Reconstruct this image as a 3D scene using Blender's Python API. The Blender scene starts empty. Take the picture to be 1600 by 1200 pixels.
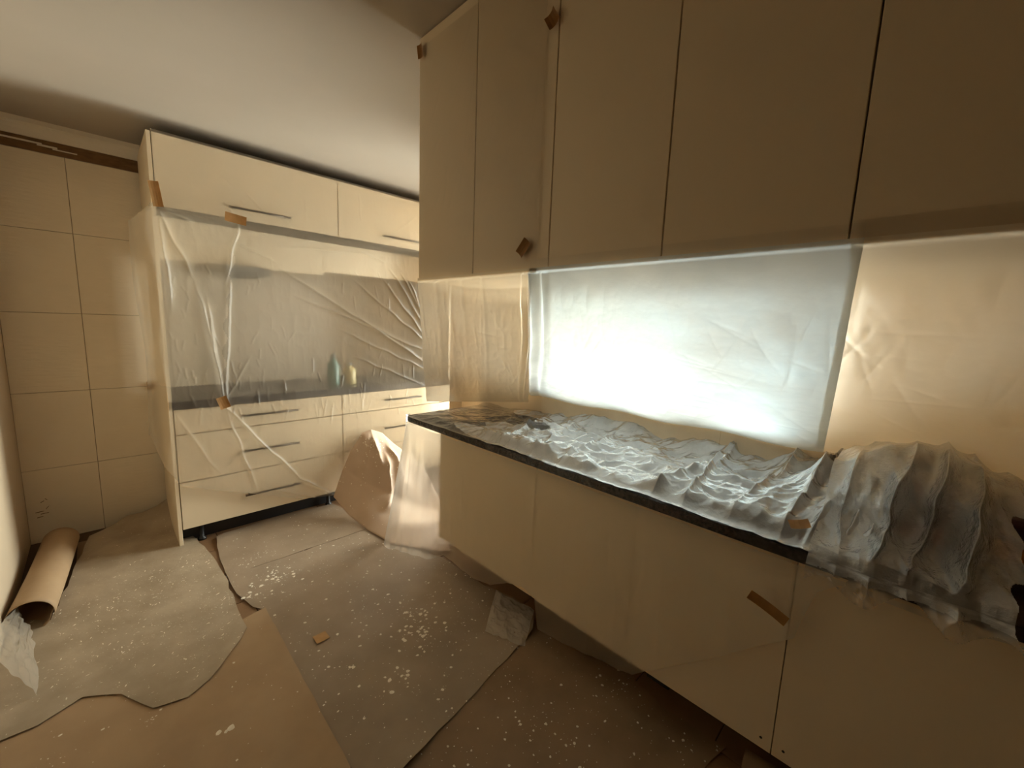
import bpy, bmesh, math, random
import numpy as np
from mathutils import Vector, Matrix
random.seed(7)
SC = bpy.context.scene
COL = SC.collection

# ------------------------------------------------------------------ camera
CAM = np.array([0.0, 0.0, 1.45])
YAW, PITCH, ROLL, FPX = math.radians(45.136), math.radians(-8.226), math.radians(2.130), 647.93
def cam_basis():
    cy, sy, cp, sp, cr, sr = math.cos(YAW), math.sin(YAW), math.cos(PITCH), math.sin(PITCH), math.cos(ROLL), math.sin(ROLL)
    fw = np.array([sy*cp, cy*cp, sp]); rt = np.array([cy, -sy, 0.0]); up = np.cross(rt, fw)
    return cr*rt + sr*up, -sr*rt + cr*up, fw
RT, UP, FW = cam_basis()
cd = bpy.data.cameras.new('camera'); cam = bpy.data.objects.new('camera', cd); COL.objects.link(cam)
cd.sensor_width = 36.0; cd.lens = FPX/1600*36.0; cd.clip_start = 0.02
m = Matrix.Identity(4)
for i in range(3):
    m[i][0] = RT[i]; m[i][1] = UP[i]; m[i][2] = -FW[i]; m[i][3] = CAM[i]
cam.matrix_world = m
SC.camera = cam

# ------------------------------------------------------------------ world: overcast daylight outside the windows
w = bpy.data.worlds.new('overcast_sky'); SC.world = w; w.use_nodes = True
bg = w.node_tree.nodes['Background']
bg.inputs[0].default_value = (1.0, 0.96, 0.90, 1); bg.inputs[1].default_value = 30.0
SC.view_settings.view_transform = 'Standard'; SC.view_settings.look = 'None'
SC.view_settings.gamma = 1.0; SC.view_settings.use_curve_mapping = False
SC.view_settings.exposure = 0.0
SC.cycles.use_denoising = True
SC.cycles.max_bounces = 14; SC.cycles.diffuse_bounces = 8; SC.cycles.transmission_bounces = 10
SC.cycles.transparent_max_bounces = 24; SC.cycles.glossy_bounces = 5
SC.cycles.sample_clamp_indirect = 12.0; SC.cycles.blur_glossy = 0.5

def portal(name, loc, sy, sz):
    l = bpy.data.lights.new(name, 'AREA'); l.shape = 'RECTANGLE'; l.size = sy; l.size_y = sz
    l.cycles.is_portal = True
    o = bpy.data.objects.new(name, l); COL.objects.link(o)
    o.matrix_world = Matrix.Translation(loc) @ Matrix(((0,0,1,0),(-1,0,0,0),(0,-1,0,0),(0,0,0,1)))
    return o

# ------------------------------------------------------------------ key planes (metres)
H = 1.45
CEIL = 2.485
XL = -0.383          # left wall
YB, YW = 3.10, 3.75  # front of the back units, back wall
XU = 0.93            # front of the right wall cabinets
XC, XD, XW = 1.35, 1.373, 1.985   # worktop edge, base doors, right wall
YE = 2.295           # far end of the right worktop
YN = -1.6            # near wall
ZC = 0.85            # right worktop surface

def ray(px, py):
    return ((px-800)/FPX)*RT - ((py-600)/FPX)*UP + FW
def P(px, py, axis, val):
    d = ray(px, py); t = (val - CAM[axis])/d[axis]
    return CAM + t*d
def FL(px, py, z=0.0):
    p = P(px, py, 2, z); return (max(p[0], XL+.006), min(p[1], YW-.07))

# ------------------------------------------------------------------ noise
RNG = np.random.RandomState(11)
LAT = RNG.rand(64, 64)
def vnoise(x, y):
    xi = np.floor(x).astype(int); yi = np.floor(y).astype(int)
    fx = x-xi; fy = y-yi
    fx = fx*fx*(3-2*fx); fy = fy*fy*(3-2*fy)
    a = LAT[xi % 64, yi % 64]; b = LAT[(xi+1) % 64, yi % 64]
    c = LAT[xi % 64, (yi+1) % 64]; d = LAT[(xi+1) % 64, (yi+1) % 64]
    return (a*(1-fx)+b*fx)*(1-fy) + (c*(1-fx)+d*fx)*fy
def fbm(x, y, o=4):
    s = 0; a = 0.5; 
    for k in range(o):
        s = s + a*vnoise(x*2**k + 13.7*k, y*2**k + 5.1*k); a *= 0.5
    return s
def ridged(x, y, o=4):
    s = 0; a = 0.5
    for k in range(o):
        n = 1-np.abs(2*vnoise(x*2**k + 7.3*k, y*2**k + 3.9*k)-1); s = s + a*n*n; a *= 0.5
    return s
def crumple(x, y, n=60, seed=3):
    """faceted creases, like crushed film: folded-plane sum"""
    r = np.random.RandomState(seed); s = np.zeros_like(x)
    for k in range(n):
        th = r.rand()*math.pi; f = 6 + 22*r.rand(); ph = r.rand()*10
        wx = x + 0.06*(vnoise(x*7+k, y*7)-.5); wy = y + 0.06*(vnoise(x*7, y*7+k)-.5)
        t = (wx*math.cos(th)+wy*math.sin(th))*f + ph
        tri = np.abs((t % 2)-1)
        mask = np.clip(vnoise(x*4+3.1*k, y*4+1.7*k)*3-1.5, 0, 1)
        s += tri*mask/f
    return s
def smooth(a, b, x):
    t = np.clip((x-a)/(b-a), 0, 1); return t*t*(3-2*t)

# ------------------------------------------------------------------ materials
MATS = {}
def newmat(name):
    mt = bpy.data.materials.new(name); mt.use_nodes = True
    nt = mt.node_tree; nt.nodes.clear()
    out = nt.nodes.new('ShaderNodeOutputMaterial')
    MATS[name] = mt
    return mt, nt, out
def N(nt, t, **kw):
    n = nt.nodes.new(t)
    for k, v in kw.items(): setattr(n, k, v)
    return n
def noise_fac(nt, scale, detail=4, rough=0.55, stretch=None):
    tc = N(nt, 'ShaderNodeTexCoord'); src = tc.outputs['Object']
    if stretch:
        mp = N(nt, 'ShaderNodeMapping'); mp.inputs['Scale'].default_value = stretch
        nt.links.new(src, mp.inputs['Vector']); src = mp.outputs[0]
    n = N(nt, 'ShaderNodeTexNoise'); n.inputs['Scale'].default_value = scale
    n.inputs['Detail'].default_value = detail; n.inputs['Roughness'].default_value = rough
    nt.links.new(src, n.inputs['Vector'])
    return n.outputs['Fac']
def ramp(nt, fac, stops):
    r = N(nt, 'ShaderNodeValToRGB'); e = r.color_ramp.elements
    while len(e) < len(stops): e.new(0.5)
    for k, (p, c) in enumerate(stops):
        e[k].position = p; e[k].color = (*c, 1)
    nt.links.new(fac, r.inputs[0]); return r.outputs[0]
def mat(name, c1, c2=None, scale=4.0, rough=0.5, bump=0.0, bscale=60.0, spec=0.5, metal=0.0, stretch=None, lo=0.35, hi=0.65, bstretch=None, detail=4):
    mt, nt, out = newmat(name)
    b = N(nt, 'ShaderNodeBsdfPrincipled')
    b.inputs['Roughness'].default_value = rough; b.inputs['Metallic'].default_value = metal
    b.inputs['Specular IOR Level'].default_value = spec
    if c2 is None: c2 = tuple(v*0.93 for v in c1)
    col = ramp(nt, noise_fac(nt, scale, detail, stretch=stretch), [(lo, c1), (hi, c2)])
    nt.links.new(col, b.inputs['Base Color'])
    if bump:
        bp = N(nt, 'ShaderNodeBump'); bp.inputs['Strength'].default_value = bump; bp.inputs['Distance'].default_value = 0.004
        nt.links.new(noise_fac(nt, bscale, 3, stretch=bstretch), bp.inputs['Height']); nt.links.new(bp.outputs[0], b.inputs['Normal'])
    nt.links.new(b.outputs[0], out.inputs[0])
    return mt
def film(name, clear, milk, gloss=0.5, grough=0.16, rrough=0.3, ior=1.18, refr=0.5, col=(.93,.92,.89), bump=0.25, bscale=14.0, bstretch=None, absorb=(1,1,1), tfac=0.5, tcol=None):
    """thin protective plastic film: clear + blurring transmission, milky scatter, glossy skin"""
    mt, nt, out = newmat(name); L = nt.links
    bp = N(nt, 'ShaderNodeBump'); bp.inputs['Strength'].default_value = bump; bp.inputs['Distance'].default_value = 0.01
    L.new(noise_fac(nt, bscale, 5, 0.6, bstretch), bp.inputs['Height'])
    tr = N(nt, 'ShaderNodeBsdfTransparent'); tr.inputs[0].default_value = (*absorb, 1)
    rf = N(nt, 'ShaderNodeBsdfRefraction'); rf.inputs['Roughness'].default_value = rrough; rf.inputs['IOR'].default_value = ior
    rf.inputs[0].default_value = (*absorb, 1)
    L.new(bp.outputs[0], rf.inputs['Normal'])
    m1 = N(nt, 'ShaderNodeMixShader'); m1.inputs[0].default_value = refr
    L.new(tr.outputs[0], m1.inputs[1]); L.new(rf.outputs[0], m1.inputs[2])
    tl = N(nt, 'ShaderNodeBsdfTranslucent'); tl.inputs[0].default_value = (*(tcol or col), 1)
    df = N(nt, 'ShaderNodeBsdfDiffuse'); df.inputs[0].default_value = (*col, 1)
    L.new(bp.outputs[0], tl.inputs['Normal']); L.new(bp.outputs[0], df.inputs['Normal'])
    m2 = N(nt, 'ShaderNodeMixShader'); m2.inputs[0].default_value = tfac
    L.new(tl.outputs[0], m2.inputs[1]); L.new(df.outputs[0], m2.inputs[2])
    # milkiness varies a little over the sheet
    mr = N(nt, 'ShaderNodeMapRange'); mr.inputs['From Min'].default_value = 0.3; mr.inputs['From Max'].default_value = 0.7
    mr.inputs['To Min'].default_value = milk*0.75; mr.inputs['To Max'].default_value = min(1, milk*1.25)
    L.new(noise_fac(nt, bscale*0.35, 3), mr.inputs['Value'])
    m3 = N(nt, 'ShaderNodeMixShader')
    L.new(mr.outputs[0], m3.inputs[0]); L.new(m1.outputs[0], m3.inputs[1]); L.new(m2.outputs[0], m3.inputs[2])
    gl = N(nt, 'ShaderNodeBsdfGlossy'); gl.inputs['Roughness'].default_value = grough
    L.new(bp.outputs[0], gl.inputs['Normal'])
    fr = N(nt, 'ShaderNodeFresnel'); fr.inputs[0].default_value = 1.4; L.new(bp.outputs[0], fr.inputs['Normal'])
    mu = N(nt, 'ShaderNodeMath', operation='MULTIPLY', use_clamp=True); mu.inputs[1].default_value = gloss*2
    L.new(fr.outputs[0], mu.inputs[0])
    m4 = N(nt, 'ShaderNodeMixShader'); L.new(mu.outputs[0], m4.inputs[0]); L.new(m3.outputs[0], m4.inputs[1]); L.new(gl.outputs[0], m4.inputs[2])
    L.new(m4.outputs[0], out.inputs[0])
    return mt

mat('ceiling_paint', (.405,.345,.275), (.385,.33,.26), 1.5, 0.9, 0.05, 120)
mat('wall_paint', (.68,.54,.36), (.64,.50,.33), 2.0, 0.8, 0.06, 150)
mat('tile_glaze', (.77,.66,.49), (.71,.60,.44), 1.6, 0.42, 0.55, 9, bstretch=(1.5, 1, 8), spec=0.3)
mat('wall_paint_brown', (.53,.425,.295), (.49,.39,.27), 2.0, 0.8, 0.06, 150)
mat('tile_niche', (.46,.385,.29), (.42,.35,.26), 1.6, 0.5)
mat('grout', (.34,.26,.17), None, 20, 0.9)
mat('cornice_paint', (.72,.64,.52), None, 3, 0.7)
mat('bare_plaster', (.20,.105,.04), (.13,.065,.025), 9, 0.95, 0.5, 40, stretch=(2, 1, 6))
mat('cream_lacquer', (.77,.64,.455), (.75,.62,.435), 1.2, 0.42, 0.0, spec=0.35)
mat('carcass_board', (.62,.51,.36), None, 3, 0.6)
mat('carcass_dark', (.10,.075,.05), None, 3, 0.7)
mat('dark_gap', (.05,.035,.02), None, 3, 0.9)
mat('plinth_black', (.012,.010,.009), None, 5, 0.5)
mat('granite', (.020,.013,.010), (.085,.058,.045), 90, 0.22, 0, spec=0.5, lo=0.45, hi=0.75, detail=6)
mat('granite_grey', (.028,.022,.024), (.10,.085,.085), 90, 0.25, 0, spec=0.5, lo=0.42, hi=0.75, detail=6)
mat('handle_bronze', (.085,.062,.045), None, 30, 0.35, metal=0.7)
mat('floor_tile', (.26,.15,.075), (.21,.115,.055), 6, 0.45, 0.05, 40)
mat('floor_grout', (.10,.06,.035), None, 20, 0.9)
mat('kraft', (.41,.28,.16), (.36,.24,.135), 5, 0.62, 0.18, 25, spec=0.3)
mat('kraft_dusty', (.34,.255,.175), (.265,.195,.13), 4, 0.55, 0.22, 22, spec=0.35)
mat('kraft_pink', (.58,.43,.31), (.52,.38,.27), 3, 0.6, 0.12, 12, spec=0.3)
mat('kraft_dark', (.28,.18,.10), (.22,.14,.075), 5, 0.6, 0.15, 25, spec=0.3)
mat('dust_sheet', (.42,.335,.235), (.31,.24,.16), 5, 0.42, 0.35, 16, spec=0.5, detail=7)
mat('paint_drop', (.82,.74,.60), None, 30, 0.35)
mat('tape', (.46,.25,.085), (.38,.20,.06), 25, 0.6, 0.2, 60)
mat('tape_paper', (.68,.55,.38), (.64,.51,.35), 12, 0.7, 0.1, 80)
mat('aluminium', (.62,.66,.66), None, 5, 0.4, metal=0.2)
mat('hob_glass', (.006,.006,.007), None, 5, 0.12)
mat('maroon_plastic', (.07,.022,.026), (.05,.016,.02), 5, 0.4)
mat('purple_plastic', (.06,.03,.055), (.045,.02,.04), 5, 0.4)
mat('red_label', (.38,.07,.025), None, 9, 0.5)
mat('orange_label', (.55,.20,.03), None, 9, 0.5)
mat('green_plastic', (.13,.21,.17), None, 5, 0.35)
mat('yellow_plastic', (.52,.42,.2), None, 5, 0.4)
mat('pipe_brown', (.22,.13,.06), None, 5, 0.6)
mat('grey_plastic', (.20,.185,.16), None, 5, 0.5)
# glass
mt, nt, out = newmat('glass')
tr = N(nt, 'ShaderNodeBsdfTransparent'); tr.inputs[0].default_value = (.93,.97,.96,1)
gl = N(nt, 'ShaderNodeBsdfGlossy'); gl.inputs['Roughness'].default_value = 0.02
fr = N(nt, 'ShaderNodeFresnel'); mx = N(nt, 'ShaderNodeMixShader')
nt.links.new(fr.outputs[0], mx.inputs[0]); nt.links.new(tr.outputs[0], mx.inputs[1]); nt.links.new(gl.outputs[0], mx.inputs[2]); nt.links.new(mx.outputs[0], out.inputs[0])
# films
film('film_window', 0, 0.85, gloss=0.10, rrough=0.9, ior=1.4, refr=0.98, bump=0.25, bscale=9, absorb=(.085,.110,.122), col=(.84,.80,.72), tfac=.68, tcol=(.76,.84,.88))  # blue in the tint stands in for cool daylight through the window
film('film_warm_lit', 0, 0.66, gloss=0.08, grough=.3, rrough=0.8, ior=1.3, refr=0.9, bump=0.2, bscale=6, col=(.90,.81,.66), absorb=(.9,.83,.71), tfac=.6)  # tint holds the warm light on the wall behind the sheet
film('film_left', 0, 0.62, tfac=.86, gloss=0.06, grough=.35, rrough=0.5, ior=1.15, refr=0.5, bump=0.2, bscale=8, col=(.82,.71,.54))
film('film_doors', 0, 0.035, gloss=0.32, grough=.22, rrough=0.2, ior=1.05, refr=0.1, bump=0.2, bscale=10)
film('film_back', 0, 0.13, gloss=0.24, grough=0.28, rrough=0.6, ior=1.12, refr=0.35, bump=0.3, bscale=7, col=(.92,.82,.64))
film('film_worktop', 0, 0.62, gloss=3.2, grough=0.11, rrough=0.4, ior=1.1, refr=0.3, bump=0.4, bscale=30, col=(.95,.95,.94))
film('film_worktop_clear', 0, 0.10, gloss=1.2, grough=0.16, rrough=0.4, ior=1.1, refr=0.2, bump=0.4, bscale=26, col=(.95,.93,.9))
film('film_bunch', 0, 0.36, gloss=1.8, grough=0.13, rrough=0.4, ior=1.1, refr=0.3, bump=0.8, bscale=34, col=(.93,.92,.88))
film('film_back_milky', 0, 0.32, gloss=0.2, grough=0.25, rrough=0.6, ior=1.12, refr=0.4, bump=0.4, bscale=9, col=(.94,.86,.70))
film('film_base', 0, 0.20, gloss=0.06, grough=0.3, rrough=0.5, ior=1.12, refr=0.5, bump=0.2, bscale=7, col=(.9,.82,.68))
film('film_scrap', 0, 0.30, gloss=0.2, grough=0.25, rrough=0.4, ior=1.1, refr=0.3, bump=0.3, bscale=12, col=(.92,.86,.74))

# ------------------------------------------------------------------ mesh helpers
def link(name, me, material=None, parent=None):
    o = bpy.data.objects.new(name, me); COL.objects.link(o)
    if material: me.materials.append(MATS[material])
    if parent is not None: o.parent = parent
    return o
def tag(o, label=None, cat=None, group=None, kind=None):
    if label: o['label'] = label
    if cat: o['category'] = cat
    if group: o['group'] = group
    if kind: o['kind'] = kind
    return o
def empty(name, loc=(0,0,0)):
    o = bpy.data.objects.new(name, None); COL.objects.link(o); o.location = loc; o.empty_display_size = 0.05
    return o
def setpar(o, parent):
    """keep world coordinates when the parent Empty is moved off the origin"""
    o.parent = parent
    o.matrix_parent_inverse = Matrix.Translation(parent.location).inverted()
def addbox(bm, a, b):
    x0,y0,z0 = a; x1,y1,z1 = b
    vs = [bm.verts.new((x,y,z)) for x in (x0,x1) for y in (y0,y1) for z in (z0,z1)]
    for f in ((0,1,3,2),(4,6,7,5),(0,4,5,1),(2,3,7,6),(0,2,6,4),(1,5,7,3)):
        bm.faces.new([vs[i] for i in f])
def boxes(name, lst, material, parent=None, bevel=0.0, seg=1):
    bm = bmesh.new()
    for a, b in lst: addbox(bm, a, b)
    bmesh.ops.recalc_face_normals(bm, faces=bm.faces)
    if bevel: bmesh.ops.bevel(bm, geom=list(bm.edges), offset=bevel, segments=seg, affect='EDGES', profile=0.5)
    me = bpy.data.meshes.new(name); bm.to_mesh(me); bm.free()
    o = link(name, me, material)
    if parent is not None: setpar(o, parent)
    return o
def box(name, a, b, material, parent=None, bevel=0.0, seg=1):
    return boxes(name, [(a, b)], material, parent, bevel, seg)
def grid(name, X, Y, Z, material, parent=None, sm=True, keep=None, mat2=None):
    n, k = X.shape
    v = np.stack([X, Y, Z], -1).reshape(-1, 3)
    idx = np.arange(n*k).reshape(n, k)
    f = np.stack([idx[:-1,:-1], idx[1:,:-1], idx[1:,1:], idx[:-1,1:]], -1)
    if keep is not None:
        kk = keep[:-1,:-1] & keep[1:,:-1] & keep[1:,1:] & keep[:-1,1:]
        f = f[kk]
    f = f.reshape(-1, 4)
    me = bpy.data.meshes.new(name); me.from_pydata(v.tolist(), [], f.tolist()); me.update()
    if sm: me.polygons.foreach_set('use_smooth', [True]*len(me.polygons))
    bm = bmesh.new(); bm.from_mesh(me)
    bmesh.ops.delete(bm, geom=[q for q in bm.verts if not q.link_faces], context='VERTS')
    bm.normal_update(); cv = Vector(CAM)
    if sum(q.normal.dot(cv-q.calc_center_median())*q.calc_area() for q in bm.faces) < 0: bmesh.ops.reverse_faces(bm, faces=bm.faces[:])
    if mat2 is not None:
        me.materials.append(None); me.materials.append(None)
        for q in bm.faces:
            if mat2[1](q.calc_center_median()): q.material_index = 1
        me.materials.clear()
    bm.to_mesh(me); bm.free()
    o = link(name, me, material)
    if mat2 is not None: me.materials.append(MATS[mat2[0]])
    if parent is not None: setpar(o, parent)
    return o
def prism(name, pts, z0, z1, material, parent=None, bevel=0):
    bm = bmesh.new()
    vs = [bm.verts.new((x, y, z0)) for x, y in pts]; f = bm.faces.new(vs)
    r = bmesh.ops.extrude_face_region(bm, geom=[f])
    bmesh.ops.translate(bm, vec=(0,0,z1-z0), verts=[q for q in r['geom'] if isinstance(q, bmesh.types.BMVert)])
    bmesh.ops.recalc_face_normals(bm, faces=bm.faces)
    if bevel: bmesh.ops.bevel(bm, geom=list(bm.edges), offset=bevel, segments=2, affect='EDGES')
    me = bpy.data.meshes.new(name); bm.to_mesh(me); bm.free()
    o = link(name, me, material)
    if parent is not None: setpar(o, parent)
    return o
def lathe(name, prof, c, material, parent=None, n=20):
    bm = bmesh.new(); rings = []
    for r, z in prof:
        rings.append([bm.verts.new((c[0]+r*math.cos(2*math.pi*k/n), c[1]+r*math.sin(2*math.pi*k/n), c[2]+z)) for k in range(n)])
    for a, b in zip(rings[:-1], rings[1:]):
        for k in range(n): bm.faces.new((a[k], a[(k+1)%n], b[(k+1)%n], b[k]))
    bm.faces.new(rings[0][::-1]); bm.faces.new(rings[-1])
    for f in bm.faces: f.smooth = True
    me = bpy.data.meshes.new(name); bm.to_mesh(me); bm.free()
    o = link(name, me, material)
    if parent is not None: setpar(o, parent)
    return o
def tube(name, pts, r, material, parent=None, n=8):
    bm = bmesh.new(); rings = []
    pts = [Vector(p) for p in pts]
    for i, p in enumerate(pts):
        d = (pts[min(i+1, len(pts)-1)] - pts[max(i-1, 0)]).normalized()
        a = d.cross(Vector((0,0,1)))
        if a.length < 1e-3: a = d.cross(Vector((0,1,0)))
        a.normalize(); b = d.cross(a)
        rings.append([bm.verts.new(p + r*(math.cos(2*math.pi*k/n)*a + math.sin(2*math.pi*k/n)*b)) for k in range(n)])
    for a, b in zip(rings[:-1], rings[1:]):
        for k in range(n): bm.faces.new((a[k], a[(k+1)%n], b[(k+1)%n], b[k]))
    bm.faces.new(rings[0][::-1]); bm.faces.new(rings[-1])
    bmesh.ops.recalc_face_normals(bm, faces=bm.faces)
    for f in bm.faces: f.smooth = True
    me = bpy.data.meshes.new(name); bm.to_mesh(me); bm.free()
    o = link(name, me, material)
    if parent is not None: setpar(o, parent)
    return o
def struct(o): o['kind'] = 'structure'; return o

# ================================================================== ROOM SHELL
XO = 2.95
T = 0.15              # thickness of the right wall
# floor slab and its tiles
fl = struct(boxes('floor', [((XL-.1, YN-.1, -.08), (XW+T, YW+.1, -.004)), ((XW+T, 1.72, -.08), (XO+.1, YW+.1, -.004))], 'floor_grout'))
TS = 0.3235
ty0 = 0.225*H + 0.035 - 0.3235*6
tx0 = 0.99*H - TS*5
bm = bmesh.new(); addbox(bm, (0,0,0), (TS-.004, TS-.004, .006)); 
bmesh.ops.recalc_face_normals(bm, faces=bm.faces); bmesh.ops.bevel(bm, geom=[e for e in bm.edges if min(v.co.z for v in e.verts) > .005], offset=.0012, segments=1, affect='EDGES')
tile_me = bpy.data.meshes.new('floor_tile'); bm.to_mesh(tile_me); bm.free(); tile_me.materials.append(MATS['floor_tile'])
for i in range(-2, 9):
    for j in range(-2, 19):
        x, y = tx0+i*TS, ty0+j*TS
        if x+TS < XL or x > XO or y > YW or y+TS < YN: continue
        if not (0.9 < x+TS and x < 2.1 and y < 2.6) and not (x < 1.3 and y > 1.2): continue
        if x < XL or y+TS > YW: continue
        o = bpy.data.objects.new('floor_tile', tile_me); COL.objects.link(o); o.location = (x+.002, y+.002, -.006); o.parent = fl
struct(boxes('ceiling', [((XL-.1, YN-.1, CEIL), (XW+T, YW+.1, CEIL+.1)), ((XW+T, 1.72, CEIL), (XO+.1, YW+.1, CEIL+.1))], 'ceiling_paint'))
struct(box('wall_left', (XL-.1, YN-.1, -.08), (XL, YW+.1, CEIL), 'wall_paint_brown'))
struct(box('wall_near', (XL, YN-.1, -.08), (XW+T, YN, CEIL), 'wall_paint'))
wb = struct(box('wall_back', (XL, YW, -.08), (XO+.1, YW+.1, CEIL), 'grout'))
# wall tiles beside the back units (z rows measured from the photograph)
rows = [-.02, H-.99, H-.514, H-.036, H+.4425, H+.875]
cols = [XL, -.055, .278]
for c0, c1 in zip(cols[:-1], cols[1:]):
    for r0, r1 in zip(rows[:-1], rows[1:]):
        t = box('wall_tile', (c0+.0013, YW-.006, r0+.0013), (c1-.0013, YW, r1-.0013), 'tile_glaze', wb, bevel=.0012)
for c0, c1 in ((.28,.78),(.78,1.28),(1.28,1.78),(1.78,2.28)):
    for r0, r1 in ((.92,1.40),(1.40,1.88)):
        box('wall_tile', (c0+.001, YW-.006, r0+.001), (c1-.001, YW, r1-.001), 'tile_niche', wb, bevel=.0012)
# scuffs on the lowest tile
sc = [P(*q, 1, YW-.0062) for q in ((66,784),(72,780),(78,790),(62,800),(70,802),(63,808),(74,793))]
bm = bmesh.new()
for q in sc:
    a = random.random()*3; l = .012+random.random()*.012
    d = Vector((math.cos(a)*l, 0, math.sin(a)*.4*l)); nrm = Vector((0,0,.0022))
    bm.faces.new([bm.verts.new(Vector(q)+s*d+t*nrm) for s, t in ((-1,-1),(1,-1),(1,1),(-1,1))])
me = bpy.data.meshes.new('scuff_mark'); bm.to_mesh(me); bm.free(); o = link('scuff_mark', me, 'bare_plaster'); o.parent = wb; o['kind'] = 'stuff'
# bare plaster strip and cornice above the tiles
bare = struct(box('trim_1', (XL, YW-.003, H+.878), (.285, YW+.002, H+.948), 'bare_plaster'))
for (x0, x1, z0, z1) in ((-.30,-.14,.920,.929), (-.16,-.08,.912,.922), (-.10,.0,.905,.911)):
    box('plaster_remnant', (x0, YW-.006, H+z0), (x1, YW-.002, H+z1), 'cornice_paint', bare)
bm = bmesh.new()
prof = [(0,0),(-.016,0),(-.018,.012),(-.022,.03),(-.032,.05),(-.05,.062),(-.052,.087),(0,.087)]
ra = [bm.verts.new((XL, YW+y, H+.948+z)) for y, z in prof]; rb = [bm.verts.new((.285, YW+y, H+.948+z)) for y, z in prof]
for k in range(len(prof)): bm.faces.new((ra[k], rb[k], rb[(k+1)%len(prof)], ra[(k+1)%len(prof)]))
bm.faces.new(ra[::-1]); bm.faces.new(rb); bmesh.ops.recalc_face_normals(bm, faces=bm.faces)
me = bpy.data.meshes.new('trim_2'); bm.to_mesh(me); bm.free(); struct(link('trim_2', me, 'cornice_paint'))

# right wall with the window behind the worktop
WY0, WY1, WZ0, WZ1 = 0.33, 1.62, 1.03, 1.95

struct(boxes('wall_right', [((XW, YN, -.08), (XW+T, WY0, CEIL)), ((XW, WY1, -.08), (XW+T, YE+.005, CEIL)),
     ((XW, WY0, -.08), (XW+T, WY1, WZ0)), ((XW, WY0, WZ1), (XW+T, WY1, CEIL))], 'wall_paint'))
struct(box('wall_right_soffit', (XU+.36, YN, 2.0), (XW, 1.474, CEIL), 'wall_paint'))
struct(box('wall_right_return', (XW+T, 1.72, -.08), (XO+.1, 1.82, CEIL), 'wall_paint'))
DY0, DY1, DZ0, DZ1 = 1.90, 3.06, 0.12, 2.20
struct(boxes('wall_right_far', [((XO, 1.82, -.08), (XO+.1, DY0, CEIL)), ((XO, DY1, -.08), (XO+.1, YW, CEIL)),
     ((XO, DY0, -.08), (XO+.1, DY1, DZ0)), ((XO, DY0, DZ1), (XO+.1, DY1, CEIL))], 'wall_paint'))
def window(name, x, y0, y1, z0, z1, stiles):
    w = struct(boxes(name, [((x, y0, z0), (x+.05, y1, z0+.045)), ((x, y0, z1-.045), (x+.05, y1, z1)),
        ((x, y0, z0+.045), (x+.05, y0+.045, z1-.045)), ((x, y1-.045, z0+.045), (x+.05, y1, z1-.045))], 'aluminium'))
    ys = [y0+.045] + [s for st in stiles for s in st] + [y1-.045]
    for a, b in stiles: box('window_stile', (x+.008, a, z0+.045), (x+.046, b, z1-.045), 'aluminium', w)
    for a, b in zip(ys[::2], ys[1::2]):
        box('window_pane', (x+.024, a, z0+.045), (x+.028, b, z1-.045), 'glass', w)
    return w
window('window_1', XW+.06, WY0, WY1, WZ0, WZ1, [(.68,.80)])
window('window_2', XO+.03, DY0, DY1, DZ0, DZ1, [])
portal('daylight_portal', (XW+T+.01, (WY0+WY1)/2, (WZ0+WZ1)/2), WY1-WY0, WZ1-WZ0)
portal('daylight_portal_door', (XO+.11, (DY0+DY1)/2, (DZ0+DZ1)/2), DY1-DY0, DZ1-DZ0)

# ================================================================== BACK UNITS
X0, X1, X2 = .287, 1.288, 2.289
ZT, ZU = H+.958, H+.575      # top and bottom of the top doors
ZCT, ZCB = H-.527, H-.5735   # back worktop
def bar_handle(parent, xa, xb, z, y):
    h = tube('handle', [(xa, y-.034, z), (xb, y-.034, z)], .0055, 'handle_bronze', parent)
    return h, boxes('handle_post', [((xa+.02, y-.034, z-.004), (xa+.028, y, z+.004)), ((xb-.028, y-.034, z-.004), (xb-.02, y, z+.004))], 'handle_bronze')
def front(thing, name, xa, xb, za, zb, hz):
    g = .0027
    d = box(name, (xa+g, YB, za+g), (xb-g, YB+.019, zb-g), 'cream_lacquer', thing, bevel=.0012)
    h = tube('handle', [(xa+.335, YB-.034, hz), (xa+.677, YB-.034, hz)], .0070, 'handle_bronze'); h.parent = d
    for hx in (xa+.36, xa+.652):
        p = tube('handle_post', [(hx, YB-.034, hz), (hx, YB, hz)], .0045, 'handle_bronze'); p.parent = d
    return d
for xa, xb, lab in ((X0, X1, 'at the tiled wall end'), (X1, X2, 'beside the kraft paper heap')):
    t = empty('drawer_cabinet', (xa, YB, 0))
    tag(t, 'cream drawer unit of three drawers with slim bar handles, ' + lab, 'cabinet', 'cream drawer units under the dark counter')
    box('cabinet_body', (xa+.0005, YB+.021, .115), (xb-.0005, YW-.01, ZCB-.001), 'carcass_dark', t)
    front(t, 'drawer', xa, xb, H-.734, ZCB-.003, H-.651)
    front(t, 'drawer', xa, xb, H-1.032, H-.734, H-.887)
    front(t, 'drawer', xa, xb, .115, H-1.032, H-1.19)
    box('plinth', (xa, YB+.10, 0.0), (xb, YB+.116, .113), 'plinth_black', t)
    for lx in (xa+.10, xb-.10):
        lathe('cabinet_leg', [(.024,0),(.024,.012),(.013,.02),(.013,.115)], (lx, YB+.06, 0), 'plinth_black', t, 12)
t = prism('countertop', [(X0-.003, YB-.012), (X2, YB-.012), (X2, YW-.008), (X0-.003, YW-.008)], ZCB, ZCT, 'granite_grey', bevel=.003)
tag(t, 'dark speckled stone countertop on the cream drawer units', 'countertop')
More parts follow.
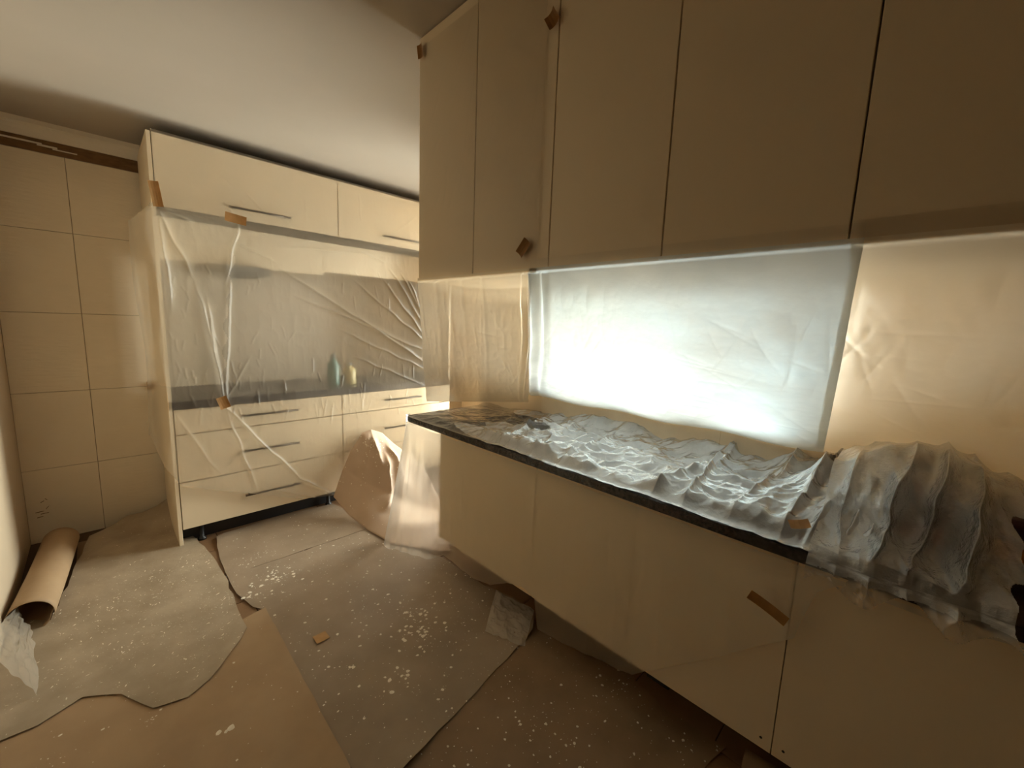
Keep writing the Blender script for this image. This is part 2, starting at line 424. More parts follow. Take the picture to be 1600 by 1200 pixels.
for xa, xb, lab in ((X0, X1, 'at the tiled wall end'), (X1, X2, 'next to the tall wall cabinets')):
    t = empty('top_cabinet', (xa, YB, ZU))
    tag(t, 'cream lift-up top cabinet with a bar handle, ' + lab, 'cabinet', 'cream top cabinets under the ceiling')
    box('cabinet_body', (xa+.0005, YB+.021, ZU+.003), (xb-.0005, YW-.01, ZT), 'carcass_dark', t)
    front(t, 'lift_door', xa, xb, ZU, ZT, H+.635)
# recessed cabinets inside the niche and side panel
for xa, xb, zb, lab in ((X0, X1, 1.77, 'with a hood underneath'), (X1, X2, 1.80, 'without a hood')):
    t = empty('niche_cabinet', (xa, YB+.3, zb))
    tag(t, 'recessed cream cabinet in the niche behind plastic, ' + lab, 'cabinet', 'recessed niche cabinets')
    box('cabinet_body', (xa+.0005, YB+.32, zb), (xb-.0005, YW-.01, ZU), 'carcass_board', t)
    for a, b in ((xa, (xa+xb)/2), ((xa+xb)/2, xb)):
        box('cabinet_door', (a+.0015, YB+.30, zb), (b-.0015, YB+.319, ZU-.004), 'cream_lacquer', t, bevel=.001)
t = box('extractor_hood', (X0+.33, YB+.20, 1.715), (X0+.60, YW-.02, 1.768), 'grey_plastic', bevel=.004)
tag(t, 'slim grey extractor hood under the recessed niche cabinet', 'hood')
t = box('side_panel', (X0-.020, YB+.002, 0.0), (X0-.001, YW-.062, ZT), 'cream_lacquer', bevel=.001)
tag(t, 'tall cream end panel closing the back units by the tiles', 'panel')
t = box('end_panel', (X2+.001, YB+.02, 0.0), (X2+.02, YW-.01, ZT), 'cream_lacquer')
tag(t, 'cream end panel closing the back units by the far window', 'panel')
# bottles on the back counter, blurred behind the film
for px, py, r, h, mt_, lab in ((521,600,.045,.24,'green_plastic','grey-green bottle on the back counter behind the film'), (546,600,.05,.17,'yellow_plastic','pale yellow bottle beside the grey-green bottle on the counter')):
    q = P(px, py, 1, YB+.16)
    t = empty('bottle', (q[0], YB+.16, ZCT)); tag(t, lab, 'bottle')
    lathe('bottle_body', [(r*.95,.001),(r,.01),(r,h*.62),(r*.8,h*.74),(r*.32,h*.82),(r*.32,h*.9)], (q[0], YB+.16, ZCT), mt_, t)
    lathe('bottle_cap', [(r*.4,h*.9),(r*.4,h),(r*.34,h*1.01)], (q[0], YB+.16, ZCT), 'grey_plastic', t)
# little pipe stub on the side panel / wall
pp = P(226, 312, 1, YW-.02)
t = tube('pipe_stub', [(pp[0]-.006, YW-.002, pp[2]+.012), (pp[0]-.006, YW-.05, pp[2]+.012), (pp[0]-.004, YW-.055, pp[2]-.03), (pp[0]-.002, YW-.03, pp[2]-.33)], .006, 'pipe_brown')
tag(t, 'thin brown pipe stub on the tiled wall beside the end panel', 'pipe')

# ================================================================== RIGHT RUN
DW = .3635*XU
ULAB = ['at the open end of the row', 'second from the open end, with a diamond of tape', 'third from the open end of the row', 'fourth from the open end, above the bright film', 'fifth from the open end, above the tan wall', 'sixth from the open end, past the photo edge']
for k in range(6):
    y1 = 1.474 - k*DW; y0 = y1 - DW
    t = empty('wall_cabinet', (XU, y0, 1.604))
    tag(t, 'handleless cream wall cabinet, ' + ULAB[k], 'cabinet', 'tall cream wall cabinets over the worktop')
    box('cabinet_body', (XU+.0205, y0+.0004, 1.604), (XU+.355, y1-.0004, CEIL-.004), 'carcass_board', t)
    box('cabinet_door', (XU, y0+.0016, 1.604), (XU+.019, y1-.0016, CEIL-.006), 'cream_lacquer', t, bevel=.001)
BW = .50
for k in range(6):
    y1 = 1.686+.25 - k*BW if k == 0 else 1.686 - (k-1)*BW
    y0 = 1.686 if k == 0 else y1 - BW
    if y0 < YN: break
    t = empty('base_cabinet', (XD, y0, 0))
    tag(t, ['narrow cream base cabinet at the open end of the worktop', 'cream base cabinet second from the open end, behind hanging film', 'cream base cabinet with the vent slot under its door', 'cream base cabinet with a strip of tape on its film', 'cream base cabinet past the visible door joint', 'cream base cabinet under the bare dark worktop'][k], 'cabinet', 'cream base cabinets under the long worktop')
    box('cabinet_body', (XD+.021, y0+.0004, .17), (XW-.03, y1-.0004, ZC-.034), 'carcass_board', t)
    d = box('cabinet_door', (XD, y0+.0014, .17), (XD+.019, y1-.0014, ZC-.036), 'cream_lacquer', t, bevel=.0008)
    for yy in (y0+.03, y1-.03):
        s = tube('screw_hole', [(XD-.0006, yy, .205), (XD+.001, yy, .205)], .0042, 'dark_gap'); s.parent = d
        lathe('cabinet_leg', [(.03,0),(.03,.012),(.016,.022),(.016,.168)], (XD+.36, yy+(.05 if yy < (y0+y1)/2 else -.05), 0), 'plinth_black', t, 12)
# leg / vent pieces under the doors
q = P(1030, 1062, 0, XD+.04)
t = box('vent_grille', (XD+.022, q[1]-.045, .132), (XD+.12, q[1]+.045, .168), 'plinth_black', bevel=.004)
tag(t, 'small black vent box under the base cabinet door', 'vent')
q = P(1162, 1180, 2, .06)
t = empty('plumbing_pipe', (q[0]+.06, q[1]-.02, 0)); tag(t, 'rounded brown waste pipe on the floor under the base cabinets', 'pipe')
tube('pipe_run', [(q[0]+.01, q[1]+.0, .035), (q[0]+.03, q[1]-.25, .035), (q[0]+.03, q[1]-.8, .035)], .033, 'pipe_brown', t, 14)

# worktop with rounded far corner
pts = [(XW-.002, YN+.01), (XC, YN+.01), (XC, YE-.05)]
for k in range(1, 7):
    a = math.pi/2*k/6; pts.append((XC+.05-.05*math.cos(a), YE-.05+.05*math.sin(a)))
pts.append((XW-.002, YE))
t = prism('worktop', pts, ZC-.034, ZC, 'granite', bevel=.0035)
tag(t, 'long dark brown granite worktop with a rounded corner', 'countertop')

# masking paper strip along the wall foot, and hob
bm = bmesh.new()
ms = box('masking_strip', (XW-.004, -1.2, ZC+.012), (XW-.0005, 1.70, 1.028), 'tape_paper')
tag(ms, 'tan masking paper strip along the wall behind the worktop', 'paper strip')
for ya, yb in ((-.20,-.05),(.16,.161),(.62,.621)):
    o = box('strip_seam', (XW-.0048, ya, .955 if yb-ya > .05 else .87), (XW-.004, yb, .959 if yb-ya > .05 else 1.024), 'dark_gap' if yb-ya > .05 else 'tape'); o.parent = ms
t = box('hob', (1.42, -.86, ZC+.0005), (1.90, -.30, ZC+.008), 'hob_glass', bevel=.002); tag(t, 'black glass hob set on the dark worktop', 'hob')

# things hidden under the crumpled film
t = empty('storage_box', (1.67, -.04, ZC)); tag(t, 'dark maroon box with a red label under the bunched film', 'box')
box('box_body', (1.585, -.10, ZC+.001), (1.78, .03, ZC+.165), 'maroon_plastic', t, bevel=.006)
box('box_lid', (1.58, -.105, ZC+.165), (1.785, .035, ZC+.18), 'purple_plastic', t, bevel=.004)
box('label_patch', (1.5835, -.09, ZC+.045), (1.5848, .02, ZC+.085), 'red_label', t)
t = empty('paint_tub', (1.68, -.20, ZC)); tag(t, 'dark purple tub with an orange label beside the bunched film', 'tub')
lathe('tub_body', [(.070,.009),(.080,.02),(.086,.14)], (1.68,-.20,ZC), 'purple_plastic', t, 28)
lathe('tub_lid', [(.090,.14),(.090,.157),(.082,.16)], (1.68,-.20,ZC), 'maroon_plastic', t, 28)
bm = bmesh.new(); va = []
for k in range(9):
    a = math.pi*(.86+.36*k/8); va.append((bm.verts.new((1.68+.0835*math.cos(a), -.20+.0835*math.sin(a), ZC+.05)), bm.verts.new((1.68+.0865*math.cos(a), -.20+.0865*math.sin(a), ZC+.10))))
for a, b in zip(va[:-1], va[1:]): bm.faces.new((a[0], b[0], b[1], a[1]))
me = bpy.data.meshes.new('label_patch'); bm.to_mesh(me); bm.free(); setpar(link('label_patch', me, 'orange_label'), t)

# ================================================================== FILMS
def tape(parent, c, n, up, w, h, rot, curl=.004):
    """small piece of masking tape: 4x3 grid, slightly bent, sits proud of the film"""
    c = Vector(c); n = Vector(n).normalized(); up = Vector(up); r = up.cross(n).normalized(); up = n.cross(r)
    bm = bmesh.new(); g = []
    for j in range(4):
        row = []
        for i in range(5):
            a, b = (i/4-.5)*w, (j/3-.5)*h
            x = a*math.cos(rot)-b*math.sin(rot); y = a*math.sin(rot)+b*math.cos(rot)
            row.append(bm.verts.new(c + r*x + up*y + n*(.003+curl*(2*abs(i/4-.5))**2)))
        g.append(row)
    for j in range(3):
        for i in range(4): bm.faces.new((g[j][i], g[j][i+1], g[j+1][i+1], g[j+1][i]))
    bmesh.ops.solidify(bm, geom=bm.faces, thickness=.0006)
    me = bpy.data.meshes.new('tape_piece'); bm.to_mesh(me); bm.free()
    o = link('tape_piece', me, 'tape'); o.parent = parent
    return o
def fold_field(A, B, folds):
    s = np.zeros_like(A)
    for (p, q, amp, wd) in folds:
        p = np.array(p); q = np.array(q); d = q-p; L = np.hypot(*d); d = d/L
        u = (A-p[0])*d[0] + (B-p[1])*d[1]; v = -(A-p[0])*d[1] + (B-p[1])*d[0]
        v = v + .012*(vnoise(u*9+amp*900, v*0+3)-.5)
        t = np.clip(u/L, -.2, 1.2); env = smooth(-.12, .15, t)*(1-smooth(.8, 1.12, t))
        s += amp*env*np.exp(-np.abs(v)/wd)
    return s

# --- film over the back units
YF = YB-.046
def bp(px, py):
    q = P(px, py, 1, YF); return (q[0], q[2])
xs = np.linspace(.18, 2.15, 420); zs = np.linspace(0, 1, 420)
XX, S = np.meshgrid(xs, zs, indexing='ij')
hx = [bp(*q) for q in ((240,690),(262,735),(285,760),(330,765),(400,772),(470,779),(520,774),(560,760),(660,730))]
hem = np.interp(xs, [a for a, b in hx], [b for a, b in hx])[:, None]
ZZ = (ZT-.002)*(1-S) + hem*S
folds = []
for a, b, am, wd in (((655,560),(455,430),.022,.012), ((655,545),(480,470),.02,.010), ((660,530),(560,445),.012,.008), ((660,520),(600,440),.014,.008),
    ((660,505),(612,425),.016,.007), ((660,490),(628,432),.016,.006), ((660,575),(540,520),.012,.008), ((658,600),(560,560),.010,.007), ((655,480),(640,440),.012,.006),
    ((350,625),(308,450),.022,.014), ((352,625),(358,440),.020,.010), ((348,620),(322,470),.014,.010), ((356,620),(390,560),.008,.008),
    ((352,636),(470,748),.016,.008), ((352,636),(400,762),.012,.008), ((470,748),(520,772),.016,.008), ((275,650),(340,735),.010,.009), ((430,765),(500,778),.010,.008),
    ((370,345),(300,330),.012,.010), ((247,325),(300,345),.012,.010), ((247,330),(268,480),.018,.014), ((250,335),(300,430),.012,.012), ((372,352),(352,440),.014,.009),
    ((370,340),(350,318),.008,.006), ((370,300),(340,270),.006,.007), ((415,335),(385,300),.006,.007), ((400,345),(375,310),.005,.006), ((620,362),(650,340),.008,.006), ((565,345),(560,300),.004,.005),
    ((440,385),(600,400),.006,.012), ((560,392),(600,410),.005,.006), ((370,380),(430,410),.006,.008)):
    folds.append((bp(*a), bp(*b), am, wd))
D = fold_field(XX, ZZ, folds)
rs = np.random.RandomState(5)
small = []
for k in range(70):
    px, py = rs.uniform(270,650), rs.uniform(560,640); l = rs.uniform(10,32); a = rs.uniform(.9, 2.0)
    small.append((bp(px,py), bp(px+math.cos(a)*l*.6, py+math.sin(a)*l), rs.uniform(.002,.006), .004))
for k in range(40):
    px, py = rs.uniform(260,640), rs.uniform(400,560); l = rs.uniform(8,26); a = rs.uniform(.6, 2.4)
    small.append((bp(px,py), bp(px+math.cos(a)*l*.6, py+math.sin(a)*l), rs.uniform(.0015,.004), .004))
D += fold_field(XX, ZZ, small)
D += .022*(fbm(XX*2.2, ZZ*1.6, 3)-.45) + .004*ridged(XX*9, ZZ*5, 3)
left = smooth(.30, .19, XX)
front_off = np.where(ZZ > ZU, .0, .0)
YY = YF - D*np.where(ZZ > ZU-.03, .35, 1.0) + .004 + left*(.16 + .05*np.sin(ZZ*9)) 
YY = np.minimum(YY, np.where(XX > X0-.012, YF+.004, 9))
XX2 = XX + left*(-.012*np.sin(ZZ*4.3) ) - .0*left
bl = sorted([(bp(*q)[1], bp(*q)[0]) for q in ((378,345),(368,380),(362,430),(352,500),(350,560),(347,600))])
def overlap(c):
    return bl[0][0] < c.z < bl[-1][0] and c.x < np.interp(c.z, [b[0] for b in bl], [b[1] for b in bl]) + .012*math.sin(c.z*40)
fb = grid('back_plastic_film', XX2, YY, ZZ, 'film_back', keep=~((XX < .283) & (ZZ > 2.06-(.285-XX)*1.2)), mat2=('film_back_milky', overlap))
tag(fb, 'clear protective plastic film draped over the cream back units', 'plastic film')
def tp(px, py, w_, h_, rot, dy=-.02):
    q = P(px, py, 1, YF+dy); tape(fb, q, (0,-1,0), (0,0,1), w_, h_, rot)
tp(243,303, .045,.13,.12,-.012); tp(368,342,.11,.052,-.12,-.026); tp(349,629,.055,.075,.3,-.05)
q = P(237, 602, 1, YW-.012); tape(fb, q, (0,-1,0), (0,0,1), .05,.055, 0.0)

# --- film on the wall cabinets and hanging down to the worktop (two sheets)
def hang(name, ya, yb, bot, z_top, nu, nv, material, seed, amp, foldx, xo=0.0):
    """ya..yb: y range along the cabinet fronts, bot(u) -> point on the lower edge, z_top: where it starts on the doors"""
    u = np.linspace(0, 1, nu); v = np.linspace(0, 1, nv)
    U, V = np.meshgrid(u, v, indexing='ij')
    zl = 1.600; vs = (z_top-zl)/((z_top-zl)+1.25)
    B = np.array([bot(t) for t in u])
    up = V < vs
    a = np.clip(V/vs, 0, 1); b = np.clip((V-vs)/(1-vs), 0, 1)
    yt = ya + (yb-ya)*U
    X = np.where(up, XU-.006, (XU-.006)*(1-b) + B[:,0][:,None]*b)
    Y = np.where(up, yt, yt*(1-b) + B[:,1][:,None]*b)
    Z = np.where(up, z_top*(1-a)+zl*a, zl*(1-b) + B[:,2][:,None]*b)
    sag = .05*np.sin(b*math.pi)*smooth(0,.3,b)
    r = np.random.RandomState(seed)
    n = np.zeros_like(X)
    for f0, am, wd in foldx: n += am*np.exp(-((U-f0-.01*np.sin(b*6))/wd)**2)*np.where(up, .3, 1)
    for k in range(int(60*amp)):
        cu, cb = r.rand(), .2+.75*r.rand(); th = r.uniform(-.5, .5)+ (0 if r.rand() < .6 else 1.2); l = r.uniform(.03,.12)
        du = (U-cu); db = (b-cb)
        s_ = du*math.sin(th)+db*math.cos(th); t_ = du*math.cos(th)-db*math.sin(th)
        n += .004*np.exp(-np.abs(t_)/.006)*np.exp(-(s_/l)**2)*np.where(up,0,1)
    n += np.where(up, .0, 1)*(.02*(fbm(U*5, b*3, 3)-.45)+.006*ridged(U*16, b*10, 3))*smooth(0,.12,b)*(1-.7*smooth(.9,1,b))
    dl = []
    for k in range(34):
        y_ = r.uniform(yb, ya); z_ = r.uniform(1.62, 2.3); l = r.uniform(.06,.25); th = r.uniform(.9, 1.45)
        dl.append(((y_, z_), (y_-l*math.cos(th), z_+l*math.sin(th)), r.uniform(.0015,.004), .0035))
    n = np.where(up, np.minimum(fold_field(Y, Z, dl), .006), n)
    X = X - n + xo*smooth(0,.05,b) + (.002 if xo else 0); Z = Z - sag*.6
    return grid(name, X, Y, Z, material, mat2=('film_doors', lambda c: c.z > 1.613))
bl0 = P(667, 627, 0, 1.52); 
def bot_left(t):
    a = np.array([1.52, bl0[1], max(bl0[2], ZC+.03)]); c = np.array([XW-.03, 1.78, .955])
    p = a*(1-t)+c*t; p[2] -= .05*math.sin(t*math.pi)*0; return p
yl = .90*XU
fl1 = hang('hanging_plastic_film', 1.472, yl, bot_left, 2.44, 160, 300, 'film_left', 4, 0.6, [(.985,.02,.02),(.93,.014,.018),(.2,.003,.02),(.32,.003,.015),(.45,.003,.02),(.62,.003,.015)])
tag(fl1, 'narrow plastic film taped to the first wall cabinets, hanging to the worktop end', 'plastic film')
def bot_right(t):
    return np.array([XW-.008, 1.80*(1-t) + .24*t, .998+.006*math.sin(t*19)])
fl2 = hang('window_plastic_film', .93*XU, .10, bot_right, 1.64, 300, 260, 'film_window', 9, 2.0, [(.03,.03,.016),(.08,.015,.014)])
tag(fl2, 'milky plastic film glowing in front of the worktop window', 'plastic film')
def bot_warm_lit(t):
    return np.array([XW-.024, .272*(1-t) + (-1.0)*t, 1.0+.005*math.sin(t*13)])
fl3 = hang('warm_lit_film', .118, -.56, bot_warm_lit, 1.645, 200, 220, 'film_warm_lit', 19, 0.8, [], .014)  # added sheet, its tint paints the warm lit wall beside the window
tag(fl3, 'added plastic film tinted with the warm light on the wall, beside the glowing window film', 'plastic film')
def tpr(par, px, py, w_, h_, rot, x=XU-.008):
    tape(par, P(px, py, 0, x), (-1,0,0), (0,0,1), w_, h_, rot, .006)
tpr(fl1, 865, 31, .036,.042,.55); tpr(fl1, 820, 388, .034,.05,-.75); tpr(fl1, 659, 80, .03,.05,.2)

# --- film crumpled over the worktop
def voro(x, y, seed):
    xi = np.floor(x).astype(int); yi = np.floor(y).astype(int)
    r = np.random.RandomState(seed); JX = r.rand(64, 64); JY = r.rand(64, 64)
    f1 = np.full(x.shape, 9.0); f2 = np.full(x.shape, 9.0)
    for dx in (-1, 0, 1):
        for dy in (-1, 0, 1):
            cx = xi+dx; cy = yi+dy
            d = np.hypot(cx+JX[cx % 64, cy % 64]-x, cy+JY[cx % 64, cy % 64]-y)
            f2 = np.where(d < f1, f1, np.minimum(f2, d)); f1 = np.minimum(f1, d)
    return f1, f2
def crush(x, y, seed=1):
    wx = x + .03*(fbm(x*8, y*8, 2)-.4); wy = y + .03*(fbm(x*8+9, y*8+4, 2)-.4)
    z = 0
    for f, sl, k in ((5, .26, 0), (12, .34, 1), (26, .26, 2), (55, .12, 3)):
        a, b = voro(wx*f+wy*f*.35, (wy*.75)*f, seed+k)
        z = z + sl/f*a
    return z
nx, ny = 300, 1050
gx = np.linspace(XC-.012, XW-.006, nx); gy = np.linspace(.03, YE-.06, ny)
GX, GY = np.meshgrid(gx, gy, indexing='ij')
a = (GX-XC)/(XW-XC)
z = ZC+.004 + crush(GX, GY)*1.15
wf = []
for a0, b0, am, wd in (((1205,840),(1420,700),.05,.02), ((1245,850),(1440,760),.05,.022), ((1150,800),(1330,690),.035,.018), ((1060,790),(1170,700),.03,.015), ((1290,880),(1420,780),.04,.02),
      ((780,690),(850,660),.016,.015), ((820,710),(900,672),.018,.014), ((860,725),(960,690),.016,.014), ((1010,770),(1110,745),.035,.02), ((1100,735),(1230,690),.03,.016), ((1330,900),(1400,800),.05,.022)):
    p0 = P(*a0, 2, ZC+.03); p1 = P(*b0, 2, ZC+.03); wf.append(((p0[0],p0[1]),(p1[0],p1[1]),am,wd))
z += fold_field(GX, GY, wf)
calm = smooth(1.45, 2.05, GY)
z = (z-ZC)*(1-.72*calm) + ZC
edge = smooth(0, .09, a); z = (z-ZC-.004)*(0.20+.80*edge) + ZC+.004
z += .035*smooth(.82, 1.0, a)*(1-calm*.6)
rise = smooth(.42, .02, GY)*smooth(.05, .45, a); z += .13*rise
fw_ = grid('worktop_plastic_film', GX, GY, z, 'film_worktop', mat2=('film_worktop_clear', lambda c: c.y > 1.62+.18*math.sin(c.x*14)+.10*math.sin(c.x*37)))
tag(fw_, 'crumpled silvery plastic film spread over the dark worktop', 'plastic film')
q = P(1248, 828, 2, ZC+.05); tape(fw_, (q[0], q[1], q[2]+.015), (-.5,0,.8), (0,0,1), .05,.03,.5)
# bunched end of the sheet, drawn up over the box and falling over the worktop edge
na, nb = 420, 240
ya_ = np.linspace(.16, -.42, na); tb = np.linspace(0, 1, nb)
YA, TB = np.meshgrid(ya_, tb, indexing='ij')
px_ = np.interp(tb, [0,.22,.36,.62,.74,.80,.86,1], [1.93,1.72,1.57,1.47,1.40,1.345,1.325,1.318])
pz_ = np.interp(tb, [0,.22,.36,.62,.74,.80,.86,1], [.99,1.075,1.075,.93,.885,.868,.83,.765])
k5 = np.ones(15)/15
px_ = np.convolve(np.pad(px_, 7, 'edge'), k5, 'valid'); pz_ = np.convolve(np.pad(pz_, 7, 'edge'), k5, 'valid')
peak = np.exp(-((YA+.06)/.11)**2); slopeR = smooth(-.10, -.42, YA); slopeL = smooth(.02, .16, YA)
BX = px_[None,:] + 0*YA; BZ = pz_[None,:] + 0*YA
up = smooth(0,.2,TB)*(1-smooth(.36,.7,TB))
BZ = BZ + up*(.035*peak - .06*slopeR - .03*slopeL)
fr_ = smooth(.30,.50,TB)*(1-.75*smooth(.72,.80,TB)) + .30*smooth(.80,.95,TB)
wyy = YA + .02*(TB-.5)*np.sin(YA*30) + .015*np.sin(TB*7+YA*12) + .07*(fbm(YA*9+3, TB*5, 3)-.45)
fo = np.zeros_like(YA)
for c, am, wd in ((.10,.03,.022),(.012,.075,.013),(-.052,.06,.012),(-.120,.085,.012),(-.20,.05,.02)):
    fo += am*np.exp(-np.abs(wyy-c+.035*(TB-.5)*(1 if c < -.05 else -1))/wd)
fo = fo*(.45+1.1*vnoise(YA*14, TB*3)); BZ = BZ + up*.07*(fbm(YA*7+5, TB*4+2, 3)-.45)
BX = BX - fo*fr_ ; BZ = BZ + .35*fo*up
BX = np.maximum(BX, np.where(BZ < ZC+.006, 1.30, 1.34)); 
cr_ = crush(YA*1.0, TB*.6, 21)*1.2
BZ = BZ + cr_*.55*np.where(TB < .8, 1, .2); BX = BX - cr_*.5*smooth(.3,.5,TB)
BZ = np.where((BX > XC-.008) & (BZ < ZC+.006), ZC+.006, BZ)
ragged = TB > .86+.14*fbm(YA*9, YA*0+2, 2)+.05*np.sin(YA*40)
rim = (YA < -.205-.010*np.sin(TB*23)-.006*np.sin(TB*51)) & (TB > .44)
fbz = grid('film_bunch', BX, YA, BZ, 'film_bunch', keep=~(rim | ragged), mat2=('film_worktop_clear', lambda c: c.z < ZC-.003))
fbz.parent = fw_; fbz['label'] = 'gathered film with upright folds over a hidden box'

# --- film hanging over the worktop edge in front of the base cabinets
hp = [(600,858),(640,865),(690,869),(712,886),(738,906),(765,915),(790,912),(815,919),(833,935),(838,984),(870,1001),(900,1016),(930,1030),(960,1048),(985,1057),(1008,1051),(1060,1042),(1120,1030),(1180,1014),(1238,1003),(1252,970),(1275,930),(1310,920),(1420,962),(1500,992),(1580,1015)]
hyz = sorted([(P(*q, 0, XC-.03)[1], P(*q, 0, XC-.03)[2]) for q in hp])
hy = np.array([h[0] for h in hyz]); hz = np.array([h[1] for h in hyz])
Lend = .36; r0 = .05
path = []
for s in np.linspace(0, Lend, 60): path.append((XC+.05+Lend-s, YE+.004, 0, 1))
for k in range(1, 30):
    an = math.pi/2*(1-k/30); path.append((XC+.05-(.054)*math.cos(an), YE-.05+.054*math.sin(an), -math.cos(an), math.sin(an)))
for s in np.linspace(0, YE-.05+.42, 620): path.append((XC-.004, YE-.05-s, -1, 0))
path = np.array(path); n_ = len(path); arc = np.concatenate([[0], np.cumsum(np.hypot(np.diff(path[:,0]), np.diff(path[:,1])))])
V = np.linspace(0, 1, 150)[None, :]; ARC = arc[:, None]
yy = path[:,1]
hemz = np.interp(np.where(path[:,3] > .99, 2.6, yy), hy, hz); 
corner = np.exp(-((arc-(Lend+.04))/.20)**2)
hemz = np.where(arc < Lend+.35, np.maximum(hemz*0+.012, np.minimum(hemz, .014)), hemz); hemz = np.maximum(hemz, .012)
sm_ = smooth(Lend+.30, Lend+.48, arc); hemz2 = np.maximum(np.interp(yy, hy, hz), .012); hemz = (.014*(1-sm_) + hemz2*sm_)
Zb = (ZC+.006)*(1-V) + hemz[:,None]*V
depth = (ZC - Zb)
flare = (.11*corner[:,None] + .012)*np.clip(depth/.85, 0, 1)**1.3
fold = (.5*np.sin(ARC*38+2*np.sin(ARC*9)) + .5*np.sin(ARC*73+1.3))*corner[:,None]*.022*smooth(.02,.5,depth)
fold += (.018*(fbm(ARC*7, Zb*1.2, 3)-.45) + .010*ridged(ARC*10, Zb*1.5, 2))*smooth(.02,.3,depth)
pull = [(ARC*0+1).shape]
off = .004 + flare + np.maximum(fold, -.004) + .004*ridged(ARC*40, Zb*3, 2)*np.exp(-depth/.05)
Xb = path[:,0][:,None] + path[:,2][:,None]*off; Yb_ = path[:,1][:,None] + path[:,3][:,None]*off
fd = grid('base_plastic_film', Xb, Yb_, Zb, 'film_base', mat2=('film_doors', lambda c: c.z > ZC-.037))
tag(fd, 'plastic film curtain hanging from the worktop edge over the base cabinets', 'plastic film')
q = P(1200, 948, 0, XC-.035); tape(fd, q, (-1,0,0), (0,0,1), .105,.032,-.35)

# ================================================================== FLOOR COVERINGS
def inside(pt, poly):
    x, y = pt; c = False; n = len(poly); j = n-1
    for i in range(n):
        xi, yi = poly[i]; xj, yj = poly[j]
        if (yi > y) != (yj > y) and x < (xj-xi)*(y-yi)/(yj-yi)+xi: c = not c
        j = i
    return c
def densify(poly, step=.05, jit=.004):
    out = []
    for i, p in enumerate(poly):
        q = poly[(i+1) % len(poly)]; L = math.hypot(q[0]-p[0], q[1]-p[1]); n = max(1, int(L/step))
        for k in range(n):
            t = k/n; j = jit if k else 0
            out.append((p[0]+(q[0]-p[0])*t+random.uniform(-j,j), p[1]+(q[1]-p[1])*t+random.uniform(-j,j)))
    return out
SHEET = {}
def height(x, y, z0, wav, lifts):
    h = z0 + wav*vnoise(np.array([x*4.0+20]), np.array([y*4.0+20]))[0]
    for lx, ly, r, a in lifts:
        d = math.hypot(x-lx, y-ly)/r
        if d < 1: h += a*(1-d)**2
    return h
def sheet(name, poly, z0, material, label, wav=.004, lifts=(), jit=.004, th=.0012, cat='paper sheet'):
    poly = densify(poly, .06, jit)
    bm = bmesh.new(); f = bm.faces.new([bm.verts.new((x, y, 0)) for x, y in poly])
    bmesh.ops.triangulate(bm, faces=[f])
    for _ in range(5):
        es = [e for e in bm.edges if e.calc_length() > .09]
        if not es: break
        bmesh.ops.subdivide_edges(bm, edges=es, cuts=1); bmesh.ops.triangulate(bm, faces=bm.faces[:])
    for v in bm.verts: v.co.z = height(v.co.x, v.co.y, z0, wav, lifts)
    bmesh.ops.recalc_face_normals(bm, faces=bm.faces)
    if sum(f.normal.z for f in bm.faces) < 0: bmesh.ops.reverse_faces(bm, faces=bm.faces[:])
    for f in bm.faces: f.smooth = True
    top = list(bm.faces)
    r = bmesh.ops.extrude_face_region(bm, geom=top)
    bmesh.ops.translate(bm, vec=(0,0,-th), verts=[v for v in r['geom'] if isinstance(v, bmesh.types.BMVert)])
    bmesh.ops.recalc_face_normals(bm, faces=bm.faces)
    bm.normal_update()
    for e in bm.edges:
        if len(e.link_faces) == 2 and e.calc_face_angle(0) > .8: e.smooth = False
    me = bpy.data.meshes.new(name); bm.to_mesh(me); bm.free()
    o = link(name, me, material); tag(o, label, cat)
    SHEET[o.name] = (poly, z0, wav, lifts)
    return o
def splats(o, clusters, n_rand, rmin=.0025, rmax=.009, stretch=1.0, others=()):
    poly, z0, wav, lifts = SHEET[o.name]
    xs_ = [p[0] for p in poly]; ys_ = [p[1] for p in poly]
    pts = []
    for (px, py, spread, n, rm) in clusters:
        c = FL(px, py, z0)
        for k in range(n):
            e = random.uniform(.3, 1.9); pts.append((c[0]+random.gauss(0, spread*e), c[1]+random.gauss(0, spread*e), rm*(.12+.62*random.random()**2.2)))
    k = 0
    while k < n_rand:
        x, y = random.uniform(min(xs_), max(xs_)), random.uniform(min(ys_), max(ys_)); k += 1
        pts.append((x, y, rmin + (rmax-rmin)*.8*random.random()**8))
    bm = bmesh.new()
    for x, y, r in pts:
        if not inside((x, y), poly): continue
        if any(inside((x, y), SHEET[q.name][0]) for q in others): continue
        zz = height(x, y, z0, wav, lifts)+.0009; a0 = random.random()*6; el = random.uniform(.6, 1.0)*stretch; n = 8
        ring = []
        for k in range(n):
            a = 2*math.pi*k/n; rr = r*random.uniform(.65,1.2)
            u, v = rr*math.cos(a), rr*math.sin(a)*el
            ring.append(bm.verts.new((x+u*math.cos(a0)-v*math.sin(a0), y+u*math.sin(a0)+v*math.cos(a0), zz)))
        c = bm.verts.new((x, y, zz+min(.0012, r*.2)))
        for k in range(n): bm.faces.new((c, ring[k], ring[(k+1)%n]))
    me = bpy.data.meshes.new('paint_splatter'); bm.to_mesh(me); bm.free()
    s = link('paint_splatter', me, 'paint_drop'); s.parent = o; s['kind'] = 'stuff'
    return s
F = FL
s5 = sheet('kraft_paper', [F(560,1215), F(700,1060), F(800,965), F(870,985), F(925,1012), F(985,1058), F(1040,1110), F(1133,1170), F(1090,1215), F(1000,1300), F(760,1300)], .003, 'kraft_dark', 'dark speckled kraft paper on the floor along the base cabinets', .003)
